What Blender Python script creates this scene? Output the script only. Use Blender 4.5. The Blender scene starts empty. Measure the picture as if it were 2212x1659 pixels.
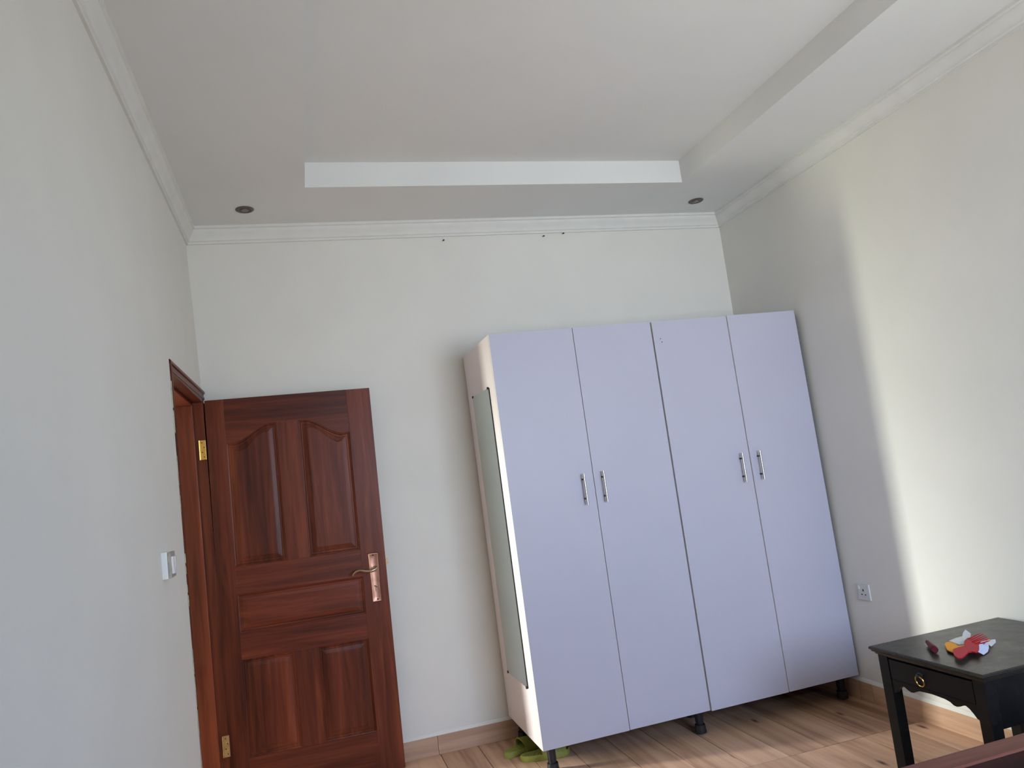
import bpy, bmesh, math, random
from mathutils import Vector, Matrix
random.seed(4)
S = bpy.context.scene
COL = S.collection

# ------------------------------------------------------------------ camera
cam_d = bpy.data.cameras.new('camera')
cam = bpy.data.objects.new('camera', cam_d); COL.objects.link(cam)
cam_d.sensor_fit = 'HORIZONTAL'; cam_d.sensor_width = 36.0
cam_d.lens = 36.0 * 1590.26 / 2212.0
cam_d.shift_x = (1106.0 - 1090.84) / 2212.0
cam_d.shift_y = (848.89 - 829.5) / 2212.0
cam_d.clip_start = 0.02
_f = Vector((0.27314676, 0.95560138, 0.11052984)); _r = Vector((0.95770937, -0.25933026, -0.12466186))
_f.normalize(); _r = (_r - _f * _r.dot(_f)).normalized(); _u = _r.cross(_f)
cam.matrix_world = Matrix(((_r.x, _u.x, -_f.x, 0.5001), (_r.y, _u.y, -_f.y, -4.2135), (_r.z, _u.z, -_f.z, 1.4555), (0, 0, 0, 1)))
S.camera = cam

# ------------------------------------------------------------------ view, sky, lights
S.view_settings.view_transform = 'Standard'; S.view_settings.look = 'None'
S.view_settings.gamma = 1.0; S.view_settings.exposure = 0.0
S.view_settings.use_curve_mapping = False
S.cycles.use_denoising = True
S.cycles.max_bounces = 10; S.cycles.diffuse_bounces = 6
S.cycles.sample_clamp_indirect = 40.0

W = bpy.data.worlds.new('sky'); S.world = W; W.use_nodes = True
_n = W.node_tree.nodes; _l = W.node_tree.links; _n.clear()
_o = _n.new('ShaderNodeOutputWorld'); _b = _n.new('ShaderNodeBackground')
_b.inputs[0].default_value = (0.62, 0.75, 1.0, 1); _b.inputs[1].default_value = 1.0
_l.new(_b.outputs[0], _o.inputs[0])

def area(name, loc, direction, sx, sy, power, color):
    d = bpy.data.lights.new(name, 'AREA'); d.shape = 'RECTANGLE'; d.size = sx; d.size_y = sy
    d.energy = power; d.color = color
    o = bpy.data.objects.new(name, d); COL.objects.link(o); o.location = loc
    o.rotation_euler = Vector(direction).to_track_quat('-Z', 'Y').to_euler()
    return o
# daylight entering the glazed door at the far end of the passage outside the room
area('passage_high_sky_light', (-3.95, 0.73, 3.0), (1, -0.235, 0), 0.34, 1.0, 270, (0.92, 0.97, 1.0))
area('passage_sky_light', (-3.95, 0.73, 1.9), (1, -0.235, 0), 0.34, 1.2, 150, (0.95, 1.0, 0.93))
area('passage_ground_light', (-3.95, 0.73, 0.65), (1, -0.235, 0), 0.34, 1.2, 135, (0.97, 1.0, 0.76))
# bedroom window in the wall behind the camera: sky from above, ground bounce from below
area('window_sky_light', (2.3, -5.12, 1.75), (0.02, 1, -0.56), 1.5, 1.3, 52, (0.40, 0.61, 1.0)).data.spread = 2.1
area('window_ground_light', (2.3, -5.12, 1.60), (0.03, 1, 0.40), 1.5, 1.3, 31, (1.0, 0.955, 0.82)).data.spread = 1.95

# ------------------------------------------------------------------ room dimensions
RW, H = 3.341, 3.0134          # right wall, lower ceiling
REAR = -5.20
HY = -0.085                    # hinge side of the door opening
OY = -1.005                    # other side of the opening
HEAD = 2.035

# ------------------------------------------------------------------ materials
def mat(name):
    m = bpy.data.materials.new(name); m.use_nodes = True
    nt = m.node_tree; b = nt.nodes['Principled BSDF']
    return m, nt.nodes, nt.links, b
def simple(name, col, rough=0.5, metal=0.0, noise=0.0, nscale=30, bump=0.0, coat=0.0, spec=0.5):
    m, n, l, b = mat(name)
    b.inputs['Roughness'].default_value = rough; b.inputs['Metallic'].default_value = metal
    b.inputs['Coat Weight'].default_value = coat; b.inputs['Coat Roughness'].default_value = 0.15
    b.inputs['Specular IOR Level'].default_value = spec
    tc = n.new('ShaderNodeTexCoord'); no = n.new('ShaderNodeTexNoise')
    no.inputs['Scale'].default_value = nscale; no.inputs['Detail'].default_value = 4
    l.new(tc.outputs['Object'], no.inputs['Vector'])
    rp = n.new('ShaderNodeValToRGB')
    rp.color_ramp.elements[0].position = 0.3; rp.color_ramp.elements[1].position = 0.7
    rp.color_ramp.elements[0].color = (*[c * (1 - noise) for c in col], 1)
    rp.color_ramp.elements[1].color = (*[min(1, c * (1 + noise)) for c in col], 1)
    l.new(no.outputs['Fac'], rp.inputs['Fac']); l.new(rp.outputs['Color'], b.inputs['Base Color'])
    if bump:
        bp = n.new('ShaderNodeBump'); bp.inputs['Strength'].default_value = bump; bp.inputs['Distance'].default_value = 0.004
        l.new(no.outputs['Fac'], bp.inputs['Height']); l.new(bp.outputs['Normal'], b.inputs['Normal'])
    return m
def wood(name, dark, mid, light, axis='Z', rough=0.35, coat=0.3, scale=1.0, vary=0.25, spec=0.22):
    """grain runs along the axis; each object gets its own tone and figure"""
    m, n, l, b = mat(name)
    b.inputs['Roughness'].default_value = rough; b.inputs['Coat Weight'].default_value = coat
    b.inputs['Specular IOR Level'].default_value = spec
    b.inputs['Coat Roughness'].default_value = 0.22
    tc = n.new('ShaderNodeTexCoord'); mp = n.new('ShaderNodeMapping'); oi = n.new('ShaderNodeObjectInfo')
    sc = {'X': (1.6, 30, 30), 'Y': (30, 1.6, 30), 'Z': (30, 30, 1.6)}[axis]
    mp.inputs['Scale'].default_value = [c * scale for c in sc]
    mu = n.new('ShaderNodeVectorMath'); mu.operation = 'SCALE'; mu.inputs['Scale'].default_value = 37.0
    cx = n.new('ShaderNodeCombineXYZ')
    for i in range(3): l.new(oi.outputs['Random'], cx.inputs[i])
    l.new(cx.outputs[0], mu.inputs[0]); l.new(mu.outputs[0], mp.inputs['Location'])
    l.new(tc.outputs['Object'], mp.inputs['Vector'])
    a = n.new('ShaderNodeTexNoise'); a.inputs['Scale'].default_value = 1.0; a.inputs['Detail'].default_value = 6
    a.inputs['Roughness'].default_value = 0.62; a.inputs['Distortion'].default_value = 0.6
    l.new(mp.outputs[0], a.inputs['Vector'])
    m2 = n.new('ShaderNodeMapping'); m2.inputs['Scale'].default_value = [c * 0.16 * scale for c in sc]
    l.new(tc.outputs['Object'], m2.inputs['Vector']); l.new(mu.outputs[0], m2.inputs['Location'])
    a2 = n.new('ShaderNodeTexNoise'); a2.inputs['Scale'].default_value = 1.0; a2.inputs['Detail'].default_value = 3
    l.new(m2.outputs[0], a2.inputs['Vector'])
    mx = n.new('ShaderNodeMath'); mx.operation = 'MULTIPLY_ADD'; mx.inputs[1].default_value = 0.55
    l.new(a.outputs['Fac'], mx.inputs[0])
    m3 = n.new('ShaderNodeMath'); m3.operation = 'MULTIPLY'; m3.inputs[1].default_value = 0.45
    l.new(a2.outputs['Fac'], m3.inputs[0]); l.new(m3.outputs[0], mx.inputs[2])
    rp = n.new('ShaderNodeValToRGB'); e = rp.color_ramp.elements
    e[0].position = 0.34; e[0].color = (*dark, 1); e[1].position = 0.68; e[1].color = (*light, 1)
    k = rp.color_ramp.elements.new(0.5); k.color = (*mid, 1)
    l.new(mx.outputs[0], rp.inputs['Fac'])
    hs = n.new('ShaderNodeHueSaturation')
    mr = n.new('ShaderNodeMapRange'); mr.inputs['To Min'].default_value = 1 - vary; mr.inputs['To Max'].default_value = 1 + vary
    l.new(oi.outputs['Random'], mr.inputs['Value']); l.new(mr.outputs[0], hs.inputs['Value'])
    l.new(rp.outputs['Color'], hs.inputs['Color']); l.new(hs.outputs[0], b.inputs['Base Color'])
    bp = n.new('ShaderNodeBump'); bp.inputs['Strength'].default_value = 0.12; bp.inputs['Distance'].default_value = 0.002
    l.new(a.outputs['Fac'], bp.inputs['Height']); l.new(bp.outputs['Normal'], b.inputs['Normal'])
    return m

M = {}
M['wall'] = simple('wall_paint', (0.70, 0.685, 0.632), 0.75, noise=0.02, nscale=3, bump=0.06)
M['ceiling'] = simple('ceiling_paint', (0.70, 0.705, 0.69), 0.85, noise=0.02, nscale=2)
M['cornice'] = simple('cornice_gypsum', (0.68, 0.675, 0.64), 0.7, noise=0.03, nscale=12, bump=0.05)
M['plaster'] = simple('bare_plaster', (0.46, 0.42, 0.32), 0.9, noise=0.2, nscale=60, bump=0.3)
M['grout'] = simple('grout', (0.16, 0.11, 0.08), 0.9, noise=0.1)
M['mahog_v'] = wood('mahogany_upright', (0.042, 0.0095, 0.005), (0.112, 0.025, 0.0115), (0.215, 0.052, 0.022), 'Z', 0.38, 0.0, vary=0.05)
M['mahog_h'] = wood('mahogany_level', (0.042, 0.0090, 0.005), (0.105, 0.0225, 0.0105), (0.20, 0.046, 0.020), 'X', 0.38, 0.0, vary=0.05)
M['mahog_y'] = wood('mahogany_cross', (0.042, 0.0090, 0.005), (0.105, 0.0225, 0.0105), (0.20, 0.046, 0.020), 'Y', 0.38, 0.0, vary=0.12)
M['tile_y'] = wood('wood_look_tile', (0.24, 0.125, 0.075), (0.54, 0.325, 0.21), (0.72, 0.47, 0.325), 'Y', 0.42, 0.0, 0.55, vary=0.10)
M['tile_x'] = wood('wood_look_skirting', (0.34, 0.205, 0.14), (0.52, 0.335, 0.235), (0.64, 0.44, 0.32), 'X', 0.42, 0.0, 0.55, vary=0.08)
M['tile_yr'] = wood('wood_look_skirting_side', (0.34, 0.20, 0.13), (0.52, 0.33, 0.22), (0.64, 0.43, 0.30), 'Y', 0.42, 0.0, 0.55, vary=0.08)
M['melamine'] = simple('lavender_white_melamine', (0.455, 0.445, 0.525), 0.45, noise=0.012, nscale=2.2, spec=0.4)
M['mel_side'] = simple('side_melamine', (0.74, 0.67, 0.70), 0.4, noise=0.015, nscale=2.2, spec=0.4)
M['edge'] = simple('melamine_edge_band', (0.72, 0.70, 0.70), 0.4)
M['inner'] = simple('shaded_carcass_board', (0.05, 0.045, 0.045), 0.7)  # shade of the door gaps put into the colour, near black
M['steel'] = simple('brushed_steel', (0.52, 0.50, 0.47), 0.3, metal=1.0, noise=0.08, nscale=90)
M['post'] = simple('dark_handle_post', (0.05, 0.045, 0.045), 0.4, metal=0.6)
M['black_plastic'] = simple('black_plastic', (0.012, 0.014, 0.017), 0.35, noise=0.1)
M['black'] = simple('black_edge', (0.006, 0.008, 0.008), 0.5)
M['brass'] = simple('polished_brass', (0.75, 0.50, 0.14), 0.28, metal=1.0, noise=0.1, nscale=40)
M['brass_dull'] = simple('dull_brass', (0.42, 0.29, 0.12), 0.45, metal=0.7, noise=0.2, nscale=60)
M['copper'] = simple('antique_copper', (0.56, 0.30, 0.215), 0.42, metal=1.0, noise=0.16, nscale=30)
M['bronze'] = simple('bronze_lever', (0.38, 0.29, 0.20), 0.28, metal=1.0, noise=0.12, nscale=40)
M['screw'] = simple('dark_screw_hole', (0.012, 0.010, 0.010), 0.6)
M['switch'] = simple('switch_plastic', (0.80, 0.80, 0.78), 0.3)
M['switch_old'] = simple('grimy_plastic', (0.40, 0.36, 0.31), 0.5, noise=0.25, nscale=40)
M['socket'] = simple('socket_plastic', (0.62, 0.62, 0.60), 0.3)
M['black_wood'] = wood('black_lacquered_wood', (0.005, 0.005, 0.005), (0.009, 0.008, 0.0085), (0.016, 0.014, 0.014), 'Y', 0.42, 0.0, vary=0.1, spec=0.15)
M['table_top'] = wood('worn_black_lacquer', (0.010, 0.009, 0.007), (0.018, 0.016, 0.013), (0.032, 0.028, 0.022), 'X', 0.26, 0.0, vary=0.0, spec=0.42)
M['green'] = simple('olive_green_rubber', (0.27, 0.28, 0.05), 0.6, noise=0.12, nscale=50)
M['green_in'] = simple('green_footbed', (0.17, 0.20, 0.035), 0.65, noise=0.2, nscale=80)
M['red'] = simple('red_plastic', (0.38, 0.005, 0.018), 0.5, noise=0.05, spec=0.2)
M['pinkred'] = simple('maroon_plastic', (0.09, 0.004, 0.012), 0.5, spec=0.2, noise=0.2, nscale=80)
M['yellow'] = simple('amber_plastic', (0.75, 0.30, 0.006), 0.5, noise=0.05, spec=0.2)
M['paper'] = simple('white_paper_label', (0.50, 0.53, 0.68), 0.6, noise=0.03)
M['footboard'] = wood('reddish_bed_wood', (0.07, 0.024, 0.017), (0.135, 0.047, 0.032), (0.21, 0.08, 0.055), 'X', 0.5, 0.0, vary=0.05, spec=0.15)
M['footboard_dark'] = wood('dark_bed_wood', (0.010, 0.003, 0.002), (0.022, 0.006, 0.004), (0.038, 0.011, 0.007), 'X', 0.5, 0.0, vary=0.05, spec=0.15)  # front board, darker in tone than the cap and posts
M['linen'] = simple('bed_linen', (0.5, 0.48, 0.45), 0.9, noise=0.05, bump=0.2)
M['lamp_ring'] = simple('bronze_lamp_ring', (0.13, 0.105, 0.085), 0.5, metal=0.3)
M['lamp_dark'] = simple('unlit_lamp_recess', (0.03, 0.025, 0.02), 0.35)
M['lamp_glass'] = simple('unlit_lamp_lens', (0.14, 0.11, 0.085), 0.25)
m, n, l, b = mat('mirror_silvering')
b.inputs['Metallic'].default_value = 1.0; b.inputs['Roughness'].default_value = 0.04
b.inputs['Base Color'].default_value = (0.70, 0.78, 0.74, 1); M['mirror'] = m
m, n, l, b = mat('clear_film')
b.inputs['Base Color'].default_value = (0.75, 0.78, 0.78, 1); b.inputs['Roughness'].default_value = 0.12
b.inputs['Alpha'].default_value = 0.5; M['film'] = m
m, n, l, b = mat('window_glass')
b.inputs['Transmission Weight'].default_value = 1.0; b.inputs['Roughness'].default_value = 0.0; b.inputs['IOR'].default_value = 1.01
M['glass'] = m

# uneven lacquer on the table top
nt = M['table_top'].node_tree; bb = nt.nodes['Principled BSDF']
tc = nt.nodes.new('ShaderNodeTexCoord'); no = nt.nodes.new('ShaderNodeTexNoise'); no.inputs['Scale'].default_value = 16; no.inputs['Detail'].default_value = 5
rp = nt.nodes.new('ShaderNodeMapRange'); rp.inputs['From Min'].default_value = 0.3; rp.inputs['From Max'].default_value = 0.7; rp.inputs['To Min'].default_value = 0.26; rp.inputs['To Max'].default_value = 0.36
nt.links.new(tc.outputs['Object'], no.inputs['Vector']); nt.links.new(no.outputs['Fac'], rp.inputs['Value']); nt.links.new(rp.outputs[0], bb.inputs['Roughness'])
# knots in the floor tiles
nt = M['tile_y'].node_tree; bb = nt.nodes['Principled BSDF']; src = bb.inputs['Base Color'].links[0].from_socket
tc = nt.nodes.new('ShaderNodeTexCoord'); mp = nt.nodes.new('ShaderNodeMapping'); mp.inputs['Scale'].default_value = (3.4, 1.15, 1)
oi = nt.nodes.new('ShaderNodeObjectInfo'); va = nt.nodes.new('ShaderNodeVectorMath'); va.operation = 'SCALE'; va.inputs['Scale'].default_value = 91.0
cx = nt.nodes.new('ShaderNodeCombineXYZ'); nt.links.new(oi.outputs['Random'], cx.inputs[0]); nt.links.new(oi.outputs['Random'], cx.inputs[1])
nt.links.new(cx.outputs[0], va.inputs[0]); nt.links.new(va.outputs[0], mp.inputs['Location']); nt.links.new(tc.outputs['Object'], mp.inputs[0])
vo = nt.nodes.new('ShaderNodeTexVoronoi'); vo.voronoi_dimensions = '2D'; vo.inputs['Scale'].default_value = 1.0
nt.links.new(mp.outputs[0], vo.inputs['Vector'])
rp = nt.nodes.new('ShaderNodeValToRGB'); e = rp.color_ramp.elements; e[0].position = 0.01; e[0].color = (1, 1, 1, 1); e[1].position = 0.055; e[1].color = (0, 0, 0, 1)
mx = nt.nodes.new('ShaderNodeMixRGB'); mx.inputs[2].default_value = (0.09, 0.045, 0.03, 1)
nt.links.new(vo.outputs['Distance'], rp.inputs['Fac']); nt.links.new(rp.outputs['Color'], mx.inputs[0]); nt.links.new(src, mx.inputs[1]); nt.links.new(mx.outputs[0], bb.inputs['Base Color'])

# scuffs on the table top (wear with its own shape)
nt = M['table_top'].node_tree; bb = nt.nodes['Principled BSDF']
src = bb.inputs['Base Color'].links[0].from_socket
tc = nt.nodes.new('ShaderNodeTexCoord'); mp = nt.nodes.new('ShaderNodeMapping'); mp.inputs['Scale'].default_value = (14, 60, 10)
no = nt.nodes.new('ShaderNodeTexNoise'); no.inputs['Scale'].default_value = 1; no.inputs['Detail'].default_value = 3
rp = nt.nodes.new('ShaderNodeValToRGB'); rp.color_ramp.elements[0].position = 0.62; rp.color_ramp.elements[1].position = 0.68
mx = nt.nodes.new('ShaderNodeMixRGB'); mx.inputs[2].default_value = (0.004, 0.004, 0.004, 1)
nt.links.new(tc.outputs['Object'], mp.inputs[0]); nt.links.new(mp.outputs[0], no.inputs['Vector'])
nt.links.new(no.outputs['Fac'], rp.inputs['Fac']); nt.links.new(rp.outputs['Color'], mx.inputs[0])
nt.links.new(src, mx.inputs[1]); nt.links.new(mx.outputs[0], bb.inputs['Base Color'])

# ------------------------------------------------------------------ helpers
def link(name, bm, m, parent=None, smooth=False, loc=None):
    me = bpy.data.meshes.new(name)
    bmesh.ops.recalc_face_normals(bm, faces=bm.faces)
    bm.to_mesh(me); bm.free()
    if smooth:
        for p in me.polygons: p.use_smooth = True
        me.set_sharp_from_angle(angle=math.radians(38))
    for mm in (m if isinstance(m, (list, tuple)) else [m]): me.materials.append(mm)
    o = bpy.data.objects.new(name, me); COL.objects.link(o)
    if parent: o.parent = parent
    if loc: o.location = loc
    return o
def add_box(bm, a, b, bev=0.0, mi=0):
    r = bmesh.ops.create_cube(bm, size=1.0)
    vs = r['verts']
    for v in vs:
        v.co = Vector([(a[i] + b[i]) / 2 + v.co[i] * abs(b[i] - a[i]) for i in range(3)])
    fs = list({f for v in vs for f in v.link_faces})
    for f in fs: f.material_index = mi
    if bev:
        es = list({e for v in vs for e in v.link_edges})
        bmesh.ops.bevel(bm, geom=es, offset=bev, segments=2, profile=0.7, affect='EDGES')
def box(name, a, b, m, parent=None, bev=0.0, loc=None):
    bm = bmesh.new(); add_box(bm, a, b, bev); return link(name, bm, m, parent, loc=loc)
def add_tube(bm, pts, radii, seg=12, cap=True):
    """round bar through points"""
    pts = [Vector(p) for p in pts]
    if not isinstance(radii, (list, tuple)): radii = [radii] * len(pts)
    rings = []; up = None
    for i, p in enumerate(pts):
        d = (pts[min(i + 1, len(pts) - 1)] - pts[max(i - 1, 0)]).normalized()
        if up is None: up = Vector((0, 0, 1)) if abs(d.z) < 0.9 else Vector((1, 0, 0))
        x = d.cross(up).normalized(); up = x.cross(d).normalized()
        rings.append([bm.verts.new(p + (x * math.cos(t) + up * math.sin(t)) * radii[i]) for t in [2 * math.pi * k / seg for k in range(seg)]])
    for a, b in zip(rings, rings[1:]):
        for k in range(seg): bm.faces.new((a[k], a[(k + 1) % seg], b[(k + 1) % seg], b[k]))
    if cap: bm.faces.new(rings[0][::-1]); bm.faces.new(rings[-1])
def add_lathe(bm, prof, center=(0, 0, 0), seg=24, mat4=None):
    """prof: list of (r, z)"""
    rings = []; c = Vector(center)
    for r, z in prof:
        rings.append([bm.verts.new((mat4 @ Vector((r * math.cos(t), r * math.sin(t), z)) if mat4 else Vector((r * math.cos(t), r * math.sin(t), z))) + c)
                      for t in [2 * math.pi * k / seg for k in range(seg)]])
    for a, b in zip(rings, rings[1:]):
        for k in range(seg): bm.faces.new((a[k], a[(k + 1) % seg], b[(k + 1) % seg], b[k]))
    bm.faces.new(rings[0][::-1]); bm.faces.new(rings[-1])
def add_prism(bm, pts, off, bev=0.0):
    """planar outline pushed by the vector off"""
    n0 = len(bm.verts)
    a = [bm.verts.new(p) for p in pts]; b = [bm.verts.new(Vector(p) + Vector(off)) for p in pts]
    k = len(a); fs = [bm.faces.new(a), bm.faces.new(b[::-1])]
    for i in range(k): fs.append(bm.faces.new((a[i], b[i], b[(i + 1) % k], a[(i + 1) % k])))
    if bev:
        es = list({e for f in fs[:2] for e in f.edges})
        bmesh.ops.bevel(bm, geom=es, offset=bev, segments=2, profile=0.6, affect='EDGES')
def empty(name, loc, rot=(0, 0, 0)):
    o = bpy.data.objects.new(name, None); COL.objects.link(o); o.location = loc; o.rotation_euler = rot
    o.empty_display_size = 0.1
    return o
def tag(o, label, cat, group=None):
    o['label'] = label; o['category'] = cat
    if group: o['group'] = group
    return o
def structure(o, label=None):
    o['kind'] = 'structure'
    if label: o['label'] = label
    return o
def copy_tree(o, parent=None):
    c = o.copy(); COL.objects.link(c)
    if parent: c.parent = parent
    for ch in list(o.children): copy_tree(ch, c)
    return c

# ------------------------------------------------------------------ floor of wood-look tiles
fl = structure(box('floor', (-0.15, REAR - 0.15, -0.06), (RW + 0.15, 0.15, -0.006), M['grout']),
               'floor of brown wood-look tiles laid lengthways from the camera to the back wall')
tile_cache = {}
xs = [0.03 + 0.2105 * k for k in range(-1, 17)]
ys = [0.0, -1.04, -2.24, -3.44, -4.64, REAR]
for i in range(len(xs) - 1):
    x0, x1 = max(xs[i], 0.0), min(xs[i + 1], RW)
    if x1 - x0 < 0.015: continue
    for j in range(len(ys) - 1):
        w, d = x1 - x0 - 0.0035, ys[j] - ys[j + 1] - 0.0035
        key = (round(w, 4), round(d, 4))
        if key not in tile_cache:
            bm = bmesh.new(); add_box(bm, (-w / 2, -d / 2, -0.008), (w / 2, d / 2, 0.0), 0.0012)
            t = link('floor_tile', bm, M['tile_y'], fl); tile_cache[key] = t.data
        else:
            t = bpy.data.objects.new('floor_tile', tile_cache[key]); COL.objects.link(t); t.parent = fl
        t.location = ((x0 + x1) / 2, (ys[j] + ys[j + 1]) / 2, random.uniform(-0.0006, 0.0))

# ------------------------------------------------------------------ walls
structure(box('wall_back', (-0.16, 0.0, -0.06), (RW + 0.16, 0.15, 3.3), M['wall']), 'plain off-white back wall')
structure(box('wall_right', (RW, REAR - 0.15, -0.06), (RW + 0.15, 0.0, 3.3), M['wall']), 'plain off-white right-hand wall')

def xw(y, z):
    far = 0.020 * max(0.0, min(1.0, (2.9 - z) / 0.85)) + 0.004 * max(0.0, (2.05 - z))
    near = far + 0.009 * max(0.0, min(1.0, (2.85 - z) / 0.5))
    if y <= -1.09: w = 1.0
    else:
        s = min(1.0, (y + 1.09) / 0.62); w = (1 - s) ** 2.6
    return far + (near - far) * w
def left_wall_mesh():
    bm = bmesh.new()
    yy = [0.0, HY + 0.03, -0.2, -0.35, -0.5, -0.6, -0.68, -0.76, -0.82, -0.88, -0.93, OY - 0.03, -1.06, -1.09, -1.16, -1.5, -2.2, -3.2, -4.2, REAR]
    zz = [-0.06, 0.5, 1.0, 1.5, HEAD + 0.025, 2.3, 2.55, 2.75, 2.9, 3.3]
    V = {}
    def v(i, j, s):
        if (i, j, s) not in V:
            V[i, j, s] = bm.verts.new((xw(yy[i], zz[j]) if s == 0 else -0.15, yy[i], zz[j]))
        return V[i, j, s]
    solid = {}
    for i in range(len(yy) - 1):
        for j in range(len(zz) - 1):
            hole = yy[i] <= HY + 0.031 and yy[i + 1] >= OY - 0.031 and zz[j + 1] <= HEAD + 0.026
            solid[i, j] = not hole
    for (i, j), s in solid.items():
        if not s: continue
        bm.faces.new([v(i, j, 0), v(i + 1, j, 0), v(i + 1, j + 1, 0), v(i, j + 1, 0)])
        bm.faces.new([v(i, j, 1), v(i, j + 1, 1), v(i + 1, j + 1, 1), v(i + 1, j, 1)])
        for di, dj, e in ((-1, 0, ((i, j), (i, j + 1))), (1, 0, ((i + 1, j), (i + 1, j + 1))), (0, -1, ((i, j), (i + 1, j))), (0, 1, ((i, j + 1), (i + 1, j + 1)))):
            if not solid.get((i + di, j + dj), False):
                (a, b_), (c, d) = e
                bm.faces.new([v(a, b_, 0), v(c, d, 0), v(c, d, 1), v(a, b_, 1)])
    return bm
wl = structure(link('wall_left', left_wall_mesh(), M['wall'], smooth=True), 'off-white left wall, slightly bowed, with the doorway')
# ragged plaster and paint line where the wall meets the door casing
bm = bmesh.new(); z = 0.02; prev = None; rr = random.Random(9)
while z < 1.92:
    wdt = rr.choice([0.0005, 0.001, 0.002, 0.003, 0.005, 0.001]); z2 = z + rr.uniform(0.03, 0.12)
    add_prism(bm, [(xw(-1.1, z) - 0.004, -1.078, z), (xw(-1.1, z) - 0.004, -1.078 + wdt, z + 0.006), (xw(-1.1, z) - 0.004, -1.078 + wdt * rr.uniform(.5, 1), z2 - 0.006), (xw(-1.1, z) - 0.004, -1.078, z2)], (0.0065 + rr.uniform(0, .002), 0, 0))
    z = z2 + rr.choice([0.01, 0.04, 0.09, 0.16])
link('plaster_edge', bm, M['plaster'], wl)

# rear wall with the bedroom window (behind the camera)
wx0, wx1_, wz0_, wz1_ = 1.5, 3.1, 0.85, 2.4
bm = bmesh.new()
for a, b_ in (((-0.15, REAR - 0.15, -0.06), (wx0, REAR, 3.3)), ((wx1_, REAR - 0.15, -0.06), (RW, REAR, 3.3)),
              ((wx0, REAR - 0.15, -0.06), (wx1_, REAR, wz0_)), ((wx0, REAR - 0.15, wz1_), (wx1_, REAR, 3.3))): add_box(bm, a, b_)
structure(link('wall_rear', bm, M['wall']), 'wall behind the camera with the window')
win = structure(empty('window_1', ((wx0 + wx1_) / 2, REAR - 0.1, wz0_)), 'bedroom window behind the camera')
bm = bmesh.new(); hw = (wx1_ - wx0) / 2; hh = wz1_ - wz0_
for a, b_ in (((-hw, -.03, 0), (-hw + .05, .03, hh)), ((hw - .05, -.03, 0), (hw, .03, hh)), ((-hw, -.03, 0), (hw, .03, .05)), ((-hw, -.03, hh - .05), (hw, .03, hh)), ((-.025, -.03, 0), (.025, .03, hh))): add_box(bm, a, b_, .003)
link('window_frame', bm, M['switch'], win)
for s in (-1, 1): box('pane', (min(s * .025, s * (hw - .05)), -.003, .05), (max(s * .025, s * (hw - .05)), .003, hh - .05), M['glass'], win)

# ------------------------------------------------------------------ ceiling with the raised tray
RX0, RX1, RY, RH = 0.641, 2.774, -0.5494, 0.132
RY1 = -4.65
ce = structure(box('ceiling', (-0.15, REAR - 0.15, H + RH), (RW + 0.15, 0.15, H + RH + 0.1), M['ceiling']), 'flat raised centre of the tray ceiling')
bm = bmesh.new()
for a, b_ in (((-0.15, RY, H), (RW + .15, 0.15, H + RH)), ((-0.15, REAR - .15, H), (RW + .15, RY1, H + RH)),
              ((-0.15, RY1, H), (RX0, RY, H + RH)), ((RX1, RY1, H), (RW + .15, RY, H + RH))): add_box(bm, a, b_)
bmesh.ops.remove_doubles(bm, verts=bm.verts, dist=1e-5)
o = link('ceiling_border', bm, M['ceiling'], ce); o['label'] = 'lower plasterboard border around the tray'

# cornices
def cornice(name, a, b_, out, label):
    """profile (distance out from the wall, depth below the ceiling) swept from a to b_"""
    prof = [(0.055, 0.0), (0.055, 0.014), (0.046, 0.018), (0.046, 0.026), (0.040, 0.036), (0.031, 0.048), (0.023, 0.058), (0.018, 0.070),
            (0.018, 0.074), (0.011, 0.078), (0.011, 0.0905), (0.0, 0.0905), (-0.02, 0.0905), (-0.02, 0.0)]
    bm = bmesh.new(); out = Vector(out); rings = []
    for p, sg in ((Vector(a), 1), (Vector(b_), -1)):
        d = (Vector(b_) - Vector(a)).normalized()
        rings.append([bm.verts.new(p + out * q + Vector((0, 0, -h)) + d * sg * max(q, 0)) for q, h in prof])
    k = len(prof)
    for i in range(k): bm.faces.new((rings[0][i], rings[0][(i + 1) % k], rings[1][(i + 1) % k], rings[1][i]))
    bm.faces.new(rings[0]); bm.faces.new(rings[1][::-1])
    return structure(link(name, bm, M['cornice'], smooth=True), label)
cornice('trim_1', (0, 0, H), (RW, 0, H), (0, -1, 0), 'white stepped cornice along the back wall')
cornice('trim_2', (0, REAR, H), (0, 0, H), (1, 0, 0), 'white stepped cornice along the left wall')
cornice('trim_3', (RW, REAR, H), (RW, 0, H), (-1, 0, 0), 'white stepped cornice along the right wall')

# skirting of tiles, with a painted ledge above
def skirting(name, pieces, horiz, m, label):
    base = None
    root = structure(empty(name, (0, 0, 0)), label)
    for a, b_ in pieces:
        if horiz: box('skirting_tile', (a + .001, -0.012, 0.0), (b_ - .001, 0.0, 0.1), m, root, 0.001)
        else: box('skirting_tile', (RW - 0.012, a + .001, 0.0), (RW, b_ - .001, 0.1), m, root, 0.001)
    return root
bb_ = skirting('baseboard_back', [(0.02, 1.075), (1.075, 2.275), (2.275, RW - 0.012)], True, M['tile_x'], 'wood-look tile skirting along the back wall')
bm = bmesh.new(); add_prism(bm, [(0.02, -0.012, 0.1), (0.02, -0.0, 0.1), (0.02, -0.0, 0.116), (0.02, -0.004, 0.116), (0.02, -0.009, 0.108)], (RW - 0.03, 0, 0))
link('plaster_ledge', bm, M['wall'], bb_)
br_ = skirting('baseboard_right', [(-0.62, -0.012), (-0.72, -0.62), (-1.92, -0.72), (-3.12, -1.92), (-4.32, -3.12), (REAR, -4.32)], False, M['tile_yr'], 'wood-look tile skirting along the right wall')
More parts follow.
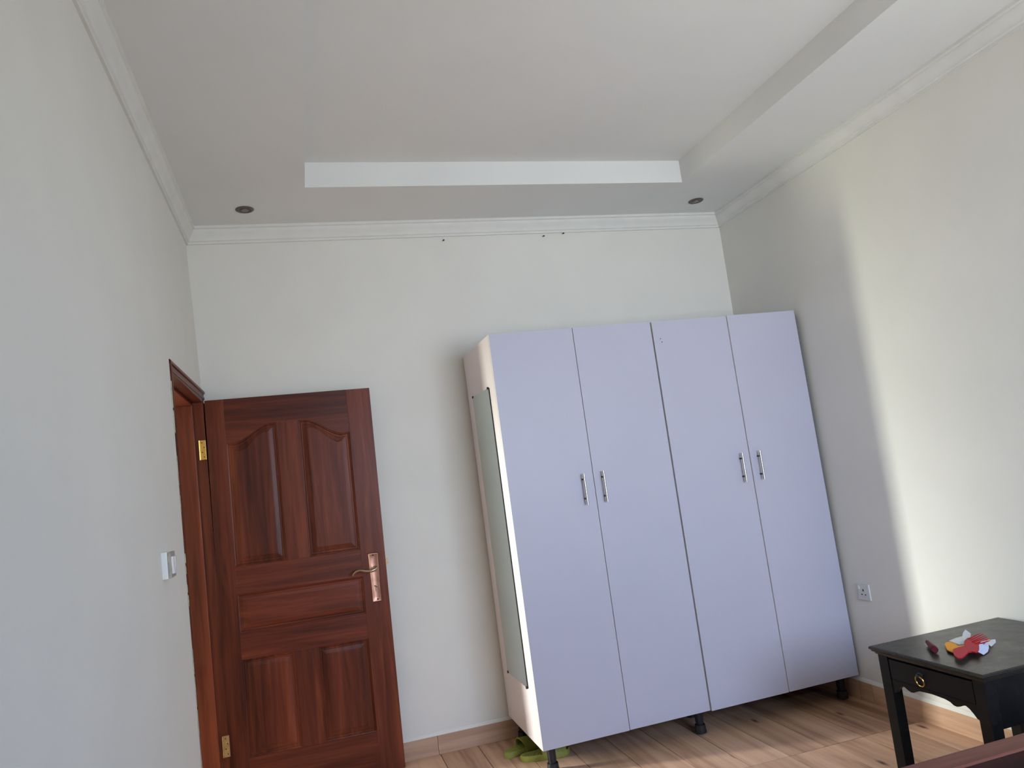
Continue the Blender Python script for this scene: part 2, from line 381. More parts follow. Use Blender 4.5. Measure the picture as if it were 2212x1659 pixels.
bm = bmesh.new(); add_prism(bm, [(RW - 0.012, 0, 0.1), (RW, 0, 0.1), (RW, 0, 0.118), (RW - 0.004, 0, 0.118), (RW - 0.009, 0, 0.109)], (0, REAR, 0))
link('plaster_ledge', bm, M['wall'], br_)
bl_ = structure(empty('baseboard_left', (0, 0, 0)), 'wood-look tile skirting along the left wall')
for a, b_ in ((-2.2, -1.09), (-3.4, -2.2), (-4.6, -3.4), (REAR, -4.6)):
    box('skirting_tile', (0.025, a + .001, 0), (0.048, b_ - .001, 0.1), M['tile_yr'], bl_, 0.001)

# ------------------------------------------------------------------ passage outside the doorway
structure(box('floor_passage', (-4.3, -2.0, -0.06), (-0.15, 1.6, 0.0), M['tile_x']), 'passage floor beyond the doorway')
structure(box('ceiling_passage', (-4.3, -2.0, 3.6), (-0.15, 1.6, 3.7), M['wall']), 'passage ceiling beyond the doorway')
structure(box('wall_passage_left', (-4.3, -2.1, 0), (-0.15, -2.0, 3.7), M['wall']), 'passage side wall')
structure(box('wall_passage_right', (-4.3, 1.6, 0), (-0.15, 1.7, 3.7), M['wall']), 'passage side wall near the far doorway')
structure(box('wall_passage_light_blocker', (-2.12, -2.0, 0), (-2.0, 0.10, 3.6), M['wall']), 'unseen wall added to narrow the light through the passage')  # added out of view to cut the beam that reaches the right wall
structure(box('wall_above_doorway', (-0.16, -2.0, 3.2), (-0.15, 1.6, 3.7), M['wall']), 'passage side of the room wall')
structure(box('wall_beside_back', (-0.16, 0.14, 0), (-0.15, 1.6, 3.7), M['wall']), 'passage side beyond the back wall')
structure(box('wall_passage_end', (-4.4, -2.1, 0), (-4.3, 1.7, 3.7), M['wall']), 'end wall of the passage')

# ------------------------------------------------------------------ door frame
fr = structure(empty('trim_4', (0, 0, 0)), 'mahogany frame and casing of the doorway')
CX = 0.033
def lean(z): return 0.0
# far jamb: stop face towards the camera, then the rebate
box('jamb', (-0.155, HY + 0.003, 0), (CX - 0.004, HY + 0.034, HEAD + 0.03), M['mahog_v'], fr)
bm = bmesh.new(); add_box(bm, (-0.115, HY - 0.014, 0), (-0.022, HY + 0.004, HEAD - 0.012), 0.0045); link('door_stop', bm, M['mahog_v'], fr)
# near jamb
box('jamb', (-0.155, OY - 0.034, 0), (CX - 0.004, OY - 0.003, HEAD + 0.03), M['mahog_v'], fr)
box('door_stop', (-0.115, OY - 0.004, 0), (-0.022, OY + 0.014, HEAD - 0.012), M['mahog_v'], fr, 0.003)
# head
box('head_jamb', (-0.155, OY - 0.034, HEAD), (CX - 0.004, HY + 0.034, HEAD + 0.03), M['mahog_y'], fr)
box('door_stop', (-0.115, OY, HEAD - 0.014), (-0.022, HY, HEAD + 0.001), M['mahog_y'], fr, 0.003)
def casing_prof(w):   # across the width, height from the wall
    return [(0, -0.03), (0, 0.004), (0.006, 0.010), (0.016, 0.010), (0.020, 0.006), (w * 0.62, 0.007), (w * 0.70, 0.013), (w - 0.008, 0.014), (w, 0.010), (w, -0.03)]
CW = 0.052
# head casing (inner edge at HEAD+0.004, rising)
pf = casing_prof(CW)
bm = bmesh.new(); add_prism(bm, [(CX - 0.012 + h, OY - 0.004 - CW, HEAD - 0.002 + q) for q, h in pf], (0, -OY + CW - 0.004, 0.020))
link('casing', bm, M['mahog_y'], fr, True)
bm = bmesh.new(); add_prism(bm, [(CX - 0.012 + h, OY - 0.004 - q, 0) for q, h in pf], (0, 0, HEAD + 0.046))
link('casing', bm, M['mahog_v'], fr, True)
bm = bmesh.new(); add_prism(bm, [(CX - 0.012 + h, HY + 0.030 + q, 0) for q, h in casing_prof(0.05)], (0, 0, HEAD))
link('casing', bm, M['mahog_v'], fr, True)

# ------------------------------------------------------------------ the open door leaf
LW, LT, LH = 0.862, 0.038, 2.032
leaf = structure(empty('door_1', (0.019, HY, 0.010), (0, 0.0092, 0)),
                 'mahogany panelled door standing open against the back wall, copper handle plate at its right edge')
ZM = [0.205, 0.685, 0.815, 1.012, 1.153]          # bottom panel, middle panel, top panel levels
ZL, ZH = 1.800, 1.884
XA, XB, XC, XD = 0.092, 0.352, 0.466, 0.732       # stile / mullion edges
def arch(s):   # 0 outer side .. 1 inner side
    t = max(0.0, min(1.0, (s - 0.16) / 0.74)); t = t * t * (3 - 2 * t)
    dip = -0.006 * math.exp(-((s - 0.12) / 0.1) ** 2)
    return ZL + (ZH - ZL) * t + dip
box('stile', (0, 0, 0), (XA, LT, LH), M['mahog_v'], leaf, 0.0015)
box('stile', (XD, 0, 0), (LW, LT, LH), M['mahog_v'], leaf, 0.0015)
for a, b_ in ((0, ZM[0]), (ZM[1], ZM[2]), (ZM[3], ZM[4])):
    box('rail', (XA, 0, a), (XD, LT, b_), M['mahog_h'], leaf, 0.0008)
box('mullion', (XB, 0, ZM[0]), (XC, LT, ZM[1]), M['mahog_v'], leaf, 0.0008)
box('mullion', (XB, 0, ZM[4]), (XC, LT, ZH), M['mahog_v'], leaf, 0.0008)
N = 20
low = [(XA + (XB - XA) * k / N, arch(k / N)) for k in range(N + 1)] + [(XC + (XD - XC) * k / N, arch(1 - k / N)) for k in range(N + 1)]
bm = bmesh.new(); top = []
q0 = None
for x, z in low:
    q = [bm.verts.new((x, 0, z)), bm.verts.new((x, 0, LH)), bm.verts.new((x, LT, LH)), bm.verts.new((x, LT, z))]
    if q0:
        for a in range(4): bm.faces.new((q0[a], q0[(a + 1) % 4], q[(a + 1) % 4], q[a]))
    else: bm.faces.new(q)
    q0 = q
bm.faces.new(q0[::-1]); link('rail', bm, M['mahog_h'], leaf)
def panel(x0, x1, z0, topf, m):
    """moulded raised panel: ovolo at the edge, flat ground, bevel up to the field"""
    steps = [(0.0, 0.0003), (0.002, 0.0035), (0.0065, 0.0048), (0.010, 0.0095), (0.0125, 0.0115), (0.019, 0.0115), (0.0215, 0.0095), (0.041, 0.0055), (0.0425, 0.0040), (0.045, 0.0036)]
    bm = bmesh.new(); K = 20; loops = []
    for d, y in steps:
        L = []
        for k in range(K + 1):
            s = k / K; L.append((x0 + d + (x1 - x0 - 2 * d) * s, y, topf(s) - d))
        L.append((x1 - d, y, z0 + d)); L.append((x0 + d, y, z0 + d))
        loops.append([bm.verts.new(p) for p in L])
    for a, b2 in zip(loops, loops[1:]):
        for k in range(len(a)): bm.faces.new((a[k], a[(k + 1) % len(a)], b2[(k + 1) % len(a)], b2[k]))
    f = bm.faces.new(loops[-1]); bmesh.ops.triangulate(bm, faces=[f])
    back = [bm.verts.new((v.co.x, LT - 0.008, v.co.z)) for v in loops[0]]
    for k in range(len(back)): bm.faces.new((loops[0][k], back[k], back[(k + 1) % len(back)], loops[0][(k + 1) % len(back)]))
    f = bm.faces.new(back[::-1]); bmesh.ops.triangulate(bm, faces=[f])
    return link('panel', bm, m, leaf)
panel(XA, XB, ZM[4], lambda s: arch(s), M['mahog_v'])
panel(XC, XD, ZM[4], lambda s: arch(1 - s), M['mahog_v'])
panel(XA, XD, ZM[2], lambda s: ZM[3], M['mahog_h'])
panel(XA, XB, ZM[0], lambda s: ZM[1], M['mahog_v'])
panel(XC, XD, ZM[0], lambda s: ZM[1], M['mahog_v'])
# handle plate: waisted, with rolled sides
def plate_outline(x, z0, z1, w0, w1):
    pts = []
    K = 14
    for k in range(K + 1):
        t = k / K; z = z0 + (z1 - z0) * t; w = w0 + (w1 - w0) * t - 0.006 * math.sin(math.pi * t) ** 2 + 0.0045 * math.exp(-((t - 0.6) / 0.22) ** 2)
        pts.append((x + w / 2, z))
    for k in range(K, -1, -1):
        t = k / K; z = z0 + (z1 - z0) * t; w = w0 + (w1 - w0) * t - 0.006 * math.sin(math.pi * t) ** 2 + 0.0045 * math.exp(-((t - 0.6) / 0.22) ** 2)
        pts.append((x - w / 2, z))
    return pts
PX, PZ0, PZ1 = 0.796, 0.868, 1.130
bm = bmesh.new(); outer = plate_outline(PX, PZ0, PZ1, 0.052, 0.060)
def ring(d, y):
    out = []
    for x, z in outer:
        out.append(bm.verts.new((PX + (x - PX) * (1 - d / 0.028), y, (PZ0 + PZ1) / 2 + (z - (PZ0 + PZ1) / 2) * (1 - d / 0.14))))
    return out
rs = [ring(0, 0.0), ring(0.001, -0.004), ring(0.005, -0.0085), ring(0.007, -0.0085), ring(0.010, -0.0065)]
for a, b_ in zip(rs, rs[1:]):
    for k in range(len(a)): bm.faces.new((a[k], a[(k + 1) % len(a)], b_[(k + 1) % len(a)], b_[k]))
bm.faces.new(rs[-1]); bm.faces.new(rs[0][::-1])
hp = link('handle_plate', bm, M['copper'], leaf, True); hp['label'] = 'waisted antique copper handle plate'
bm = bmesh.new()
Ry = Matrix.Rotation(math.radians(90), 4, 'X')
LZ = 1.048
add_lathe(bm, [(0.013, 0.0), (0.013, 0.006), (0.009, 0.010), (0.008, 0.045), (0.010, 0.050)], (0.802, -0.006, LZ), 16, Ry)
add_tube(bm, [(0.806, -0.052, LZ + .004), (0.796, -0.058, LZ - 0.003), (0.775, -0.060, LZ - 0.009), (0.745, -0.060, LZ - 0.005), (0.718, -0.058, LZ + 0.003), (0.698, -0.056, LZ + 0.001), (0.684, -0.052, LZ - 0.011), (0.677, -0.048, LZ - 0.022)],
         [0.009, 0.0095, 0.008, 0.007, 0.0065, 0.0062, 0.0055, 0.003], 12)
lv = link('lever', bm, M['bronze'], hp, True); lv['label'] = 'curved bronze lever'
bm = bmesh.new(); add_box(bm, (0.792, -0.0085, 0.925), (0.799, -0.004, 0.945), .001); add_lathe(bm, [(0.006, 0), (0.006, 0.004)], (0.7955, -0.005, 0.948), 14, Ry)
add_tube(bm, [(0.790, -0.010, 0.956), (0.797, -0.016, 0.952), (0.803, -0.012, 0.945)], 0.0022, 8); link('keyhole', bm, M['bronze'], hp)
for z in (1.117, 0.882):
    bm = bmesh.new(); add_lathe(bm, [(0.0045, 0), (0.0045, 0.001), (0.002, 0.0012)], (PX + (0.004 if z < 1 else -0.001), -0.0072, z), 12, Ry); link('screw', bm, M['screw'], hp)
box('latch_bolt', (LW - 0.002, 0.012, 1.060), (LW + 0.013, 0.026, 1.084), M['brass_dull'], leaf, 0.001)['label'] = 'brass spring latch bolt'
# hinges: leaf let into the rebate of the jamb
for z, mm in ((1.722, 'brass'), (0.232, 'brass_dull')):
    hx = -0.001 - 0.019 - 0.0092 * z
    h = box('hinge', (hx - 0.004, -0.004, z), (hx + 0.028, 0.002, z + 0.102), M[mm], leaf, 0.0008)
    bm = bmesh.new(); add_tube(bm, [(hx - 0.003, -0.005, z), (hx - 0.003, -0.005, z + 0.102)], 0.0035, 10); link('hinge_knuckle', bm, M[mm], h)
    for k in range(4):
        bm = bmesh.new(); add_lathe(bm, [(0.003, 0), (0.003, 0.0008)], (hx + (0.010 if k % 2 else 0.019), -0.0042, z + 0.014 + k * 0.025), 10, Ry); link('screw', bm, M['screw'], h)

# ------------------------------------------------------------------ wardrobes
WY0, WY1 = -0.640, -0.014
def wardrobe(x0, x1, split, z0, z1, rot, label, legs, dz=(0, 0), hz=1.255, open2=0.0, dents=(), side_mat='mel_side'):
    r = empty('wardrobe', (x0, WY1, 0), (0, rot, 0)); tag(r, label, 'wardrobe', 'pair of white two-door wardrobes')
    w = x1 - x0; D = WY1 - WY0; f = -D + 0.0185       # carcass front plane
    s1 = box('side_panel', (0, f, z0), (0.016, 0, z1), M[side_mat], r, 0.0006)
    box('side_panel', (w - 0.016, f, z0), (w, 0, z1), M['melamine'], r, 0.0006)
    box('top_panel', (0.016, f, z1 - 0.016), (w - 0.016, 0, z1), M['melamine'], r)
    box('bottom_panel', (0.016, f, z0), (w - 0.016, 0, z0 + 0.016), M['inner'], r)
    box('back_panel', (0.016, -0.006, z0 + 0.016), (w - 0.016, 0, z1 - 0.016), M['inner'], r)
    box('partition', (split - 0.008 - x0, f + 0.002, z0 + 0.016), (split + 0.008 - x0, -0.006, z1 - 0.016), M['inner'], r)
    for k, (a, b_) in enumerate(((0.0005, split - x0 - 0.0018), (split - x0 + 0.0018, w - 0.0025))):
        bm = bmesh.new(); add_box(bm, (a, -D, z0 + dz[k]), (b_, -D + 0.0175, z1 + dz[k]), 0.0008)
        d = link('door', bm, [M['melamine'], M['edge']], r)
        for p in d.data.polygons:
            if abs(p.normal.x) > 0.9: p.material_index = 1
        if k == 1 and open2:
            d.location = (b_, -D + 0.0175, 0); d.data.transform(Matrix.Translation((-b_, D - 0.0175, 0))); d.rotation_euler = (0, 0, open2)
        px = (split - x0) + (-0.063 if k == 0 else 0.046)
        ox, oy = (b_, -D + 0.0175) if (k == 1 and open2) else (0, 0)
        bm = bmesh.new()
        add_tube(bm, [(px - ox, -D - 0.030 - oy, hz), (px - ox, -D - 0.030 - oy, hz + 0.158)], 0.0058, 12)
        hd = link('handle', bm, [M['steel'], M['post']], d, True); hd['label'] = 'brushed steel bar handle'
        for z in (hz + 0.03, hz + 0.128):
            add = bmesh.new(); add_tube(add, [(px - ox, -D - 0.029 - oy, z), (px - ox, -D - oy, z)], 0.0045, 10)
            for q in add.faces: q.material_index = 1
            # posts are joined into the handle mesh
            add.to_mesh(tmp := bpy.data.meshes.new('t')); add.free()
            b2 = bmesh.new(); b2.from_mesh(hd.data); b2.from_mesh(tmp); b2.to_mesh(hd.data); b2.free(); bpy.data.meshes.remove(tmp)
        hd.data.update()
    for lx, ly in legs:
        bm = bmesh.new()
        add_lathe(bm, [(0.036, z0), (0.036, z0 - 0.006), (0.021, z0 - 0.008), (0.019, 0.052), (0.018, 0.042), (0.027, 0.040), (0.029, 0.012), (0.031, 0.010), (0.031, 0.0)], (lx - x0, ly - WY1, 0), 20)
        for v in bm.verts: v.co.z = max(v.co.z, 0.0) if v.co.z < 0.01 else v.co.z
        for q in range(8):
            t = q * math.pi / 4; c = Vector((lx - x0 + 0.0195 * math.cos(t), ly - WY1 + 0.0195 * math.sin(t), 0))
            add_box(bm, (c.x - .002, c.y - .002, 0.05), (c.x + .002, c.y + .002, z0 - 0.007))
        lg = link('leg', bm, M['black_plastic'], r, True); lg['label'] = 'black plastic adjustable foot'
    return r
A0, A1, AS = 1.487, 2.402, 1.946
B0, B1, BS = 2.4085, 3.327, 2.8755
Z0, Z1 = 0.124, 2.176
wa = wardrobe(A0, A1, AS, Z0, Z1, -0.0068, 'white two-door wardrobe on the left of the pair, with the mirror on its side',
              [(1.545, -0.575), (1.545, -0.06), (2.372, -0.555), (2.36, -0.06)], (0, 0.0015))
wb = wardrobe(B0, B1, BS, Z0 + 0.003, Z1 + 0.006, -0.0068, 'white two-door wardrobe on the right of the pair, beside the right wall',
              [(2.46, -0.30), (2.46, -0.06), (3.262, -0.555), (3.27, -0.06)], (0, 0.002), 1.256, open2=0.009, side_mat='melamine')
for x, z in ((2.455, 2.066), (2.449, 2.085)):
    bm = bmesh.new(); add_lathe(bm, [(0.003, 0), (0.0025, 0.001)], (x - B0, WY0 - WY1, z), 8, Ry); link('dent', bm, M['screw'], wb)
# black strip standing in for the shade between right wardrobe and wall
box('gap_shade_strip', (B1 - B0, -(WY1 - WY0) + 0.016, Z0), (B1 - B0 + 0.005, -0.1, Z1 + 0.002), M['black'], wb)

# mirror on the side of the left wardrobe
mr = tag(empty('wall_mirror', (A0, WY1, 0), (0, -0.0068, 0)), 'tall narrow frameless mirror fixed to the left side of the wardrobe', 'mirror')
my0, my1, mz0, mz1 = -0.520 - WY1, -0.142 - WY1, 0.392, 1.918
box('glass', (-0.0052, my0, mz0), (-0.0012, my1, mz1), M['mirror'], mr, 0.0004)
bm = bmesh.new(); add_box(bm, (-0.0056, my0 - 0.004, mz0), (-0.0004, my0 + 0.0006, mz1)); link('glass_edge', bm, M['black'], mr)
for y, z in ((my0 + 0.018, mz1), (my1 - 0.004, mz1), (my0 + 0.018, mz0), (my1 - 0.006, mz0)):
    box('clip', (-0.008, y - 0.006, z - 0.006), (-0.0002, y + 0.006, z + 0.006), M['screw'], mr, 0.001)

# ------------------------------------------------------------------ electrical
sk = tag(empty('wall_socket', (RW, -0.780, 0.5965)), 'white square three-pin socket on the right wall beside the wardrobe', 'socket')
box('face_plate', (-0.010, -0.043, -0.043), (0.0, 0.043, 0.043), M['socket'], sk, 0.003)
box('pin_slot', (-0.0108, -0.004, 0.004), (-0.0095, 0.004, 0.016), M['screw'], sk)
for s in (-1, 1): box('pin_slot', (-0.0108, s * 0.013 - 0.004, -0.016), (-0.0095, s * 0.013 + 0.004, -0.010), M['screw'], sk)
box('rocker', (-0.0125, 0.024, 0.014), (-0.0095, 0.036, 0.032), M['switch'], sk, 0.001)
sw = tag(empty('light_switch', (0.0300, -1.500, 1.302)), 'white light switch on the left wall beside the doorway', 'light switch')
box('back_box', (0.0, -0.046, -0.044), (0.020, 0.046, 0.044), M['switch'], sw, 0.004)
box('face_plate', (0.020, -0.044, -0.042), (0.030, 0.044, 0.042), M['switch_old'], sw, 0.003)
for s in (-1, 1):
    o = box('rocker', (0.028, s * 0.018 - 0.015, -0.030), (0.036, s * 0.018 + 0.015, 0.026), M['switch'], sw, 0.002)
    o.rotation_euler = (0, 0.03 * s, 0)

# recessed ceiling lights
for x, y, lab in ((0.333, -0.276, 'small unlit recessed ceiling light above the door'), (3.028, -0.262, 'small unlit recessed ceiling light above the right end of the wardrobes')):
    r = tag(empty('ceiling_light', (x, y, H)), lab, 'ceiling light', 'recessed lights in the ceiling border')
    bm = bmesh.new(); add_lathe(bm, [(0.030, 0.0), (0.046, 0.0), (0.047, -0.003), (0.043, -0.006), (0.034, -0.007), (0.030, -0.003)], (0, 0, 0), 32); link('trim_ring', bm, M['lamp_ring'], r, True)
    bm = bmesh.new(); add_lathe(bm, [(0.034, -0.0005), (0.034, -0.0040), (0.020, -0.0045)], (0, 0, 0), 28); link('reflector', bm, M['lamp_dark'], r, True)
    bm = bmesh.new(); add_lathe(bm, [(0.020, -0.004), (0.019, -0.0075), (0.010, -0.0095)], (0, 0, 0), 24); link('lens', bm, M['lamp_glass'], r, True)

# nails under the cornice
for x, z, lab in ((1.439, 2.897, 'dark nail under the back cornice, above the gap left of the wardrobes'), (2.078, 2.902, 'dark nail under the back cornice, middle one of three'), (2.211, 2.915, 'dark nail under the back cornice, rightmost of three')):
    bm = bmesh.new(); add_tube(bm, [(x, 0.002, z + .003), (x, -0.020, z - .001)], 0.0025, 8); add_lathe(bm, [(0.005, 0), (0.005, 0.002)], (x, -0.019, z - .001), 10, Ry)
    tag(link('nail', bm, M['black']), lab, 'nail', 'nails under the back cornice')

# ------------------------------------------------------------------ slippers under the wardrobe
def slipper(loc, rz, side, label):
    r = tag(empty('slipper', loc, (0, 0, rz)), label, 'slipper', 'pair of green slippers')
    L = 0.262
    def half(t): # half width along the length 0 heel .. 1 toe
        return (0.036 + 0.014 * max(0, min(1, (t - 0.25) / 0.45))) * math.sqrt(max(0.0, 1 - abs(2 * t - 1) ** 3.4)) + 0.001
    K = 22; out = []
    for k in range(K + 1):
        t = k / K; out.append((t * L, half(t) + 0.004 * side * math.sin(math.pi * t)))
    for k in range(K - 1, 0, -1):
        t = k / K; out.append((t * L, -half(t) + 0.004 * side * math.sin(math.pi * t)))
    bm = bmesh.new(); lev = [(0.96, 0.0), (1.0, 0.006), (1.0, 0.024), (0.96, 0.030), (0.86, 0.029), (0.80, 0.025)]
    rings = []
    cx_, cy_ = L / 2, 0
    for s, z in lev: rings.append([bm.verts.new((cx_ + (x - cx_) * (1 - (1 - s) * 0.5), y * s, z)) for x, y in out])
    for a, b_ in zip(rings, rings[1:]):
        for k in range(len(a)): bm.faces.new((a[k], a[(k + 1) % len(a)], b_[(k + 1) % len(a)], b_[k]))
    f1 = bm.faces.new(rings[-1]); f0 = bm.faces.new(rings[0][::-1])
    link('sole', bm, M['green'], r, True)
    # broad strap arching over the forefoot
    bm = bmesh.new(); rings = []
    for i in range(9):
        u = i / 8; x = 0.118 + 0.120 * u; hh_ = 0.066 - 0.022 * u; wv = half(x / L) + 0.0025; ring_ = []
        for th in (0.0, 0.0045):
            for k in range(15):
                a = math.pi * k / 14; ring_.append(bm.verts.new((x - (0.020 * math.sin(a) * (1 - u)), (wv - th) * math.cos(a), 0.010 + (hh_ - th) * math.sin(a) ** 0.8)))
        rings.append(ring_)
    for a, b_ in zip(rings, rings[1:]):
        for o_ in (0, 15):
            for k in range(14): bm.faces.new((a[o_ + k], a[o_ + k + 1], b_[o_ + k + 1], b_[o_ + k]))
        for k in (0, 14): bm.faces.new((a[k], b_[k], b_[15 + k], a[15 + k]))
    for a in (rings[0], rings[-1]):
        for k in range(14): bm.faces.new((a[k], a[k + 1], a[16 + k], a[15 + k]))
    link('strap', bm, M['green'], r, True)
    bm = bmesh.new(); 
    for q in range(7): add_tube(bm, [(0.03 + q * 0.012, -0.022, 0.0255), (0.03 + q * 0.012, 0.022, 0.0255)], 0.0018, 6)
    link('footbed_ribs', bm, M['green_in'], r)
    return r
slipper((1.375, -0.285, 0), math.radians(23), 1, 'green rubber slipper nearer the back wall, under the wardrobe corner')
slipper((1.436, -0.366, 0), math.radians(-7), -1, 'green rubber slipper nearer the camera, behind the front wardrobe foot')

# ------------------------------------------------------------------ bedside table
TX0, TX1, TY0, TY1, TZ = 2.643, 3.326, -2.117, -1.585, 0.586
tb = tag(empty('side_table', (TX0, TY0, 0)), 'black lacquered side table with a scalloped apron and one drawer, against the right wall', 'table')
def T(x, y, z): return (x - TX0, y - TY0, z)
bm = bmesh.new(); sx, sy = TX1 - TX0, TY1 - TY0
prof = [(0.000, 0.586), (-0.0, 0.583), (0.004, 0.577), (0.0, 0.572), (0.003, 0.567), (0.010, 0.564), (0.016, 0.560)]
prof = [(0.006, 0.586), (0.001, 0.583), (0.0, 0.576), (0.006, 0.571), (0.007, 0.567), (0.014, 0.563), (0.018, 0.556)]
rg = [[bm.verts.new((d if i in (0, 3) else sx - d, d if i in (0, 1) else sy - d, z)) for i in range(4)] for d, z in prof]
for a, b_ in zip(rg, rg[1:]):
    for k in range(4): bm.faces.new((a[k], a[(k + 1) % 4], b_[(k + 1) % 4], b_[k]))
bm.faces.new(rg[0]); bm.faces.new(rg[-1][::-1])
link('table_top', bm, M['table_top'], tb, False)
LI = 0.022; LS = 0.048
def leg(x, y):
    bm = bmesh.new(); add_box(bm, (x, y, 0), (x + LS, y + LS, 0.558), 0.002)
    for v in bm.verts:
        if v.co.z < 0.3:      # slight taper below the apron, on the inner faces
            if v.co.x > x + LS / 2 and x < 0.3: v.co.x -= 0.006
            if v.co.x < x + LS / 2 and x > 0.3: v.co.x += 0.006
    link('leg', bm, M['black_wood'], tb)
leg(LI, LI); leg(LI, sy - LI - LS); leg(sx - LI - LS, LI); leg(sx - LI - LS, sy - LI - LS)
# front (towards the door): drawer over a scalloped apron
ya, yb = -2.117 + LI + LS, -1.585 - LI - LS
box('drawer_rail', T(TX0 + LI + 0.006, ya, 0.549), T(TX0 + LI + 0.030, yb, 0.558), M['black_wood'], tb)
dr = box('drawer', T(TX0 + LI + 0.002, ya + 0.004, 0.468), T(TX0 + LI + 0.36, yb - 0.004, 0.544), M['black_wood'], tb, 0.002); dr.name = 'drawer'
half_pts = [(0.0, 0.412), (0.012, 0.416), (0.024, 0.430), (0.038, 0.443), (0.052, 0.450), (0.064, 0.448), (0.076, 0.441), (0.092, 0.436), (0.106, 0.438), (0.118, 0.446), (0.140, 0.451), (0.18, 0.4535)]
span = yb - ya; mid = span / 2
pts = [(q, z) for q, z in half_pts if q < mid - 0.004] + [(mid, 0.454)] + [(span - q, z) for q, z in reversed(half_pts) if q < mid - 0.004]
bm = bmesh.new(); q0 = None
for q, z in pts:
    c = [bm.verts.new(T(TX0 + LI + 0.005, ya + q, z)), bm.verts.new(T(TX0 + LI + 0.005, ya + q, 0.466)), bm.verts.new(T(TX0 + LI + 0.023, ya + q, 0.466)), bm.verts.new(T(TX0 + LI + 0.023, ya + q, z))]
    if q0:
        for a in range(4): bm.faces.new((q0[a], q0[(a + 1) % 4], c[(a + 1) % 4], c[a]))
    else: bm.faces.new(c)
    q0 = c
bm.faces.new(q0[::-1]); link('scalloped_apron', bm, M['black_wood'], tb)
xa, xb = TX0 + LI + LS, TX1 - LI - LS
for y in (TY0 + LI + 0.004, TY1 - LI - 0.022):
    box('side_apron', T(xa, y, 0.388 if y < -1.9 else 0.42), T(xb, y + 0.018, 0.558), M['black_wood'], tb, 0.001)
box('back_apron', T(TX1 - LI - 0.024, ya, 0.42), T(TX1 - LI - 0.006, yb, 0.558), M['black_wood'], tb, 0.001)
# ring pull
RC = Vector(T(TX0 + LI - 0.006, -1.812, 0.494))
bm = bmesh.new(); K = 28; loop = [RC + Vector((0.004 * (1 - math.cos(t)) - 0.003, 0.0195 * math.sin(t), 0.0195 * math.cos(t))) for t in [2 * math.pi * k / K for k in range(K)]]
rings = []
for k, p in enumerate(loop):
    d = (loop[(k + 1) % K] - loop[k - 1]).normalized(); nx = Vector((1, 0, 0)); ny = d.cross(nx).normalized()
    rings.append([bm.verts.new(p + (nx * math.cos(a) + ny * math.sin(a)) * 0.0024) for a in [2 * math.pi * q / 8 for q in range(8)]])
for k in range(K):
    a, b_ = rings[k], rings[(k + 1) % K]
    for q in range(8): bm.faces.new((a[q], a[(q + 1) % 8], b_[(q + 1) % 8], b_[q]))
rgp = link('ring_pull', bm, M['brass'], dr, True); rgp['label'] = 'brass ring pull'
bm = bmesh.new(); Rx = Matrix.Rotation(math.radians(-90), 4, 'Y')
add_lathe(bm, [(0.013, 0), (0.012, 0.004), (0.006, 0.006), (0.005, 0.013), (0.008, 0.016), (0.004, 0.019)], RC + Vector((0.008, 0, 0.021)), 16, Rx)
link('pull_boss', bm, M['black'], dr, True)

# ------------------------------------------------------------------ things on the table
def poly(bm, pts, z, th, bev=0.0008, dz=None):
    P = [(x, y, z + (dz(x, y) if dz else 0)) for x, y in pts]
    add_prism(bm, P, (0, 0, -th), bev)
tiltz = lambda x, y: 0.030 * (x - 2.74)
# red hair pick
zc = 0.6035
body = [(2.763, -1.889), (2.778, -1.876), (2.806, -1.873), (2.831, -1.877), (2.872, -1.838), (2.888, -1.826), (2.904, -1.820), (2.906, -1.826), (2.902, -1.834), (2.893, -1.851), (2.880, -1.868), (2.871, -1.885), (2.876, -1.897), (2.862, -1.912), (2.836, -1.935), (2.806, -1.956),
        (2.796, -1.955), (2.795, -1.940), (2.785, -1.936), (2.755, -1.952), (2.730, -1.966), (2.712, -1.972), (2.706, -1.962), (2.717, -1.940), (2.743, -1.908)]
rp_ = tag(empty('hair_pick', (2.74, -1.92, TZ)), 'red plastic hair pick with a wide handle lying on the black table', 'comb')
bm = bmesh.new(); poly(bm, [(x - 2.74, y + 1.92) for x, y in body], zc - TZ, 0.0045, 0.001, lambda x, y: 0.03 * x)
link('handle', bm, M['red'], rp_)
roots = [(2.896, -1.824), (2.898, -1.836), (2.893, -1.850), (2.886, -1.862), (2.876, -1.878), (2.868, -1.893)]
tips = [(3.000, -1.795), (2.996, -1.811), (2.985, -1.831), (2.974, -1.849), (2.960, -1.869), (2.944, -1.887)]
for (ax, ay), (bx, by) in zip(roots, tips):
    bm = bmesh.new(); z_a, z_b = zc - TZ + 0.03 * (ax - 2.74) - 0.002, zc - TZ + 0.03 * (bx - 2.74) - 0.002
    add_tube(bm, [(ax - 2.74, ay + 1.92, z_a), ((ax + bx) / 2 - 2.74, (ay + by) / 2 + 1.92, (z_a + z_b) / 2), (bx - 2.74, by + 1.92, z_b)], [0.0027, 0.0025, 0.0012], 8)
    link('tine', bm, M['red'], rp_, True)
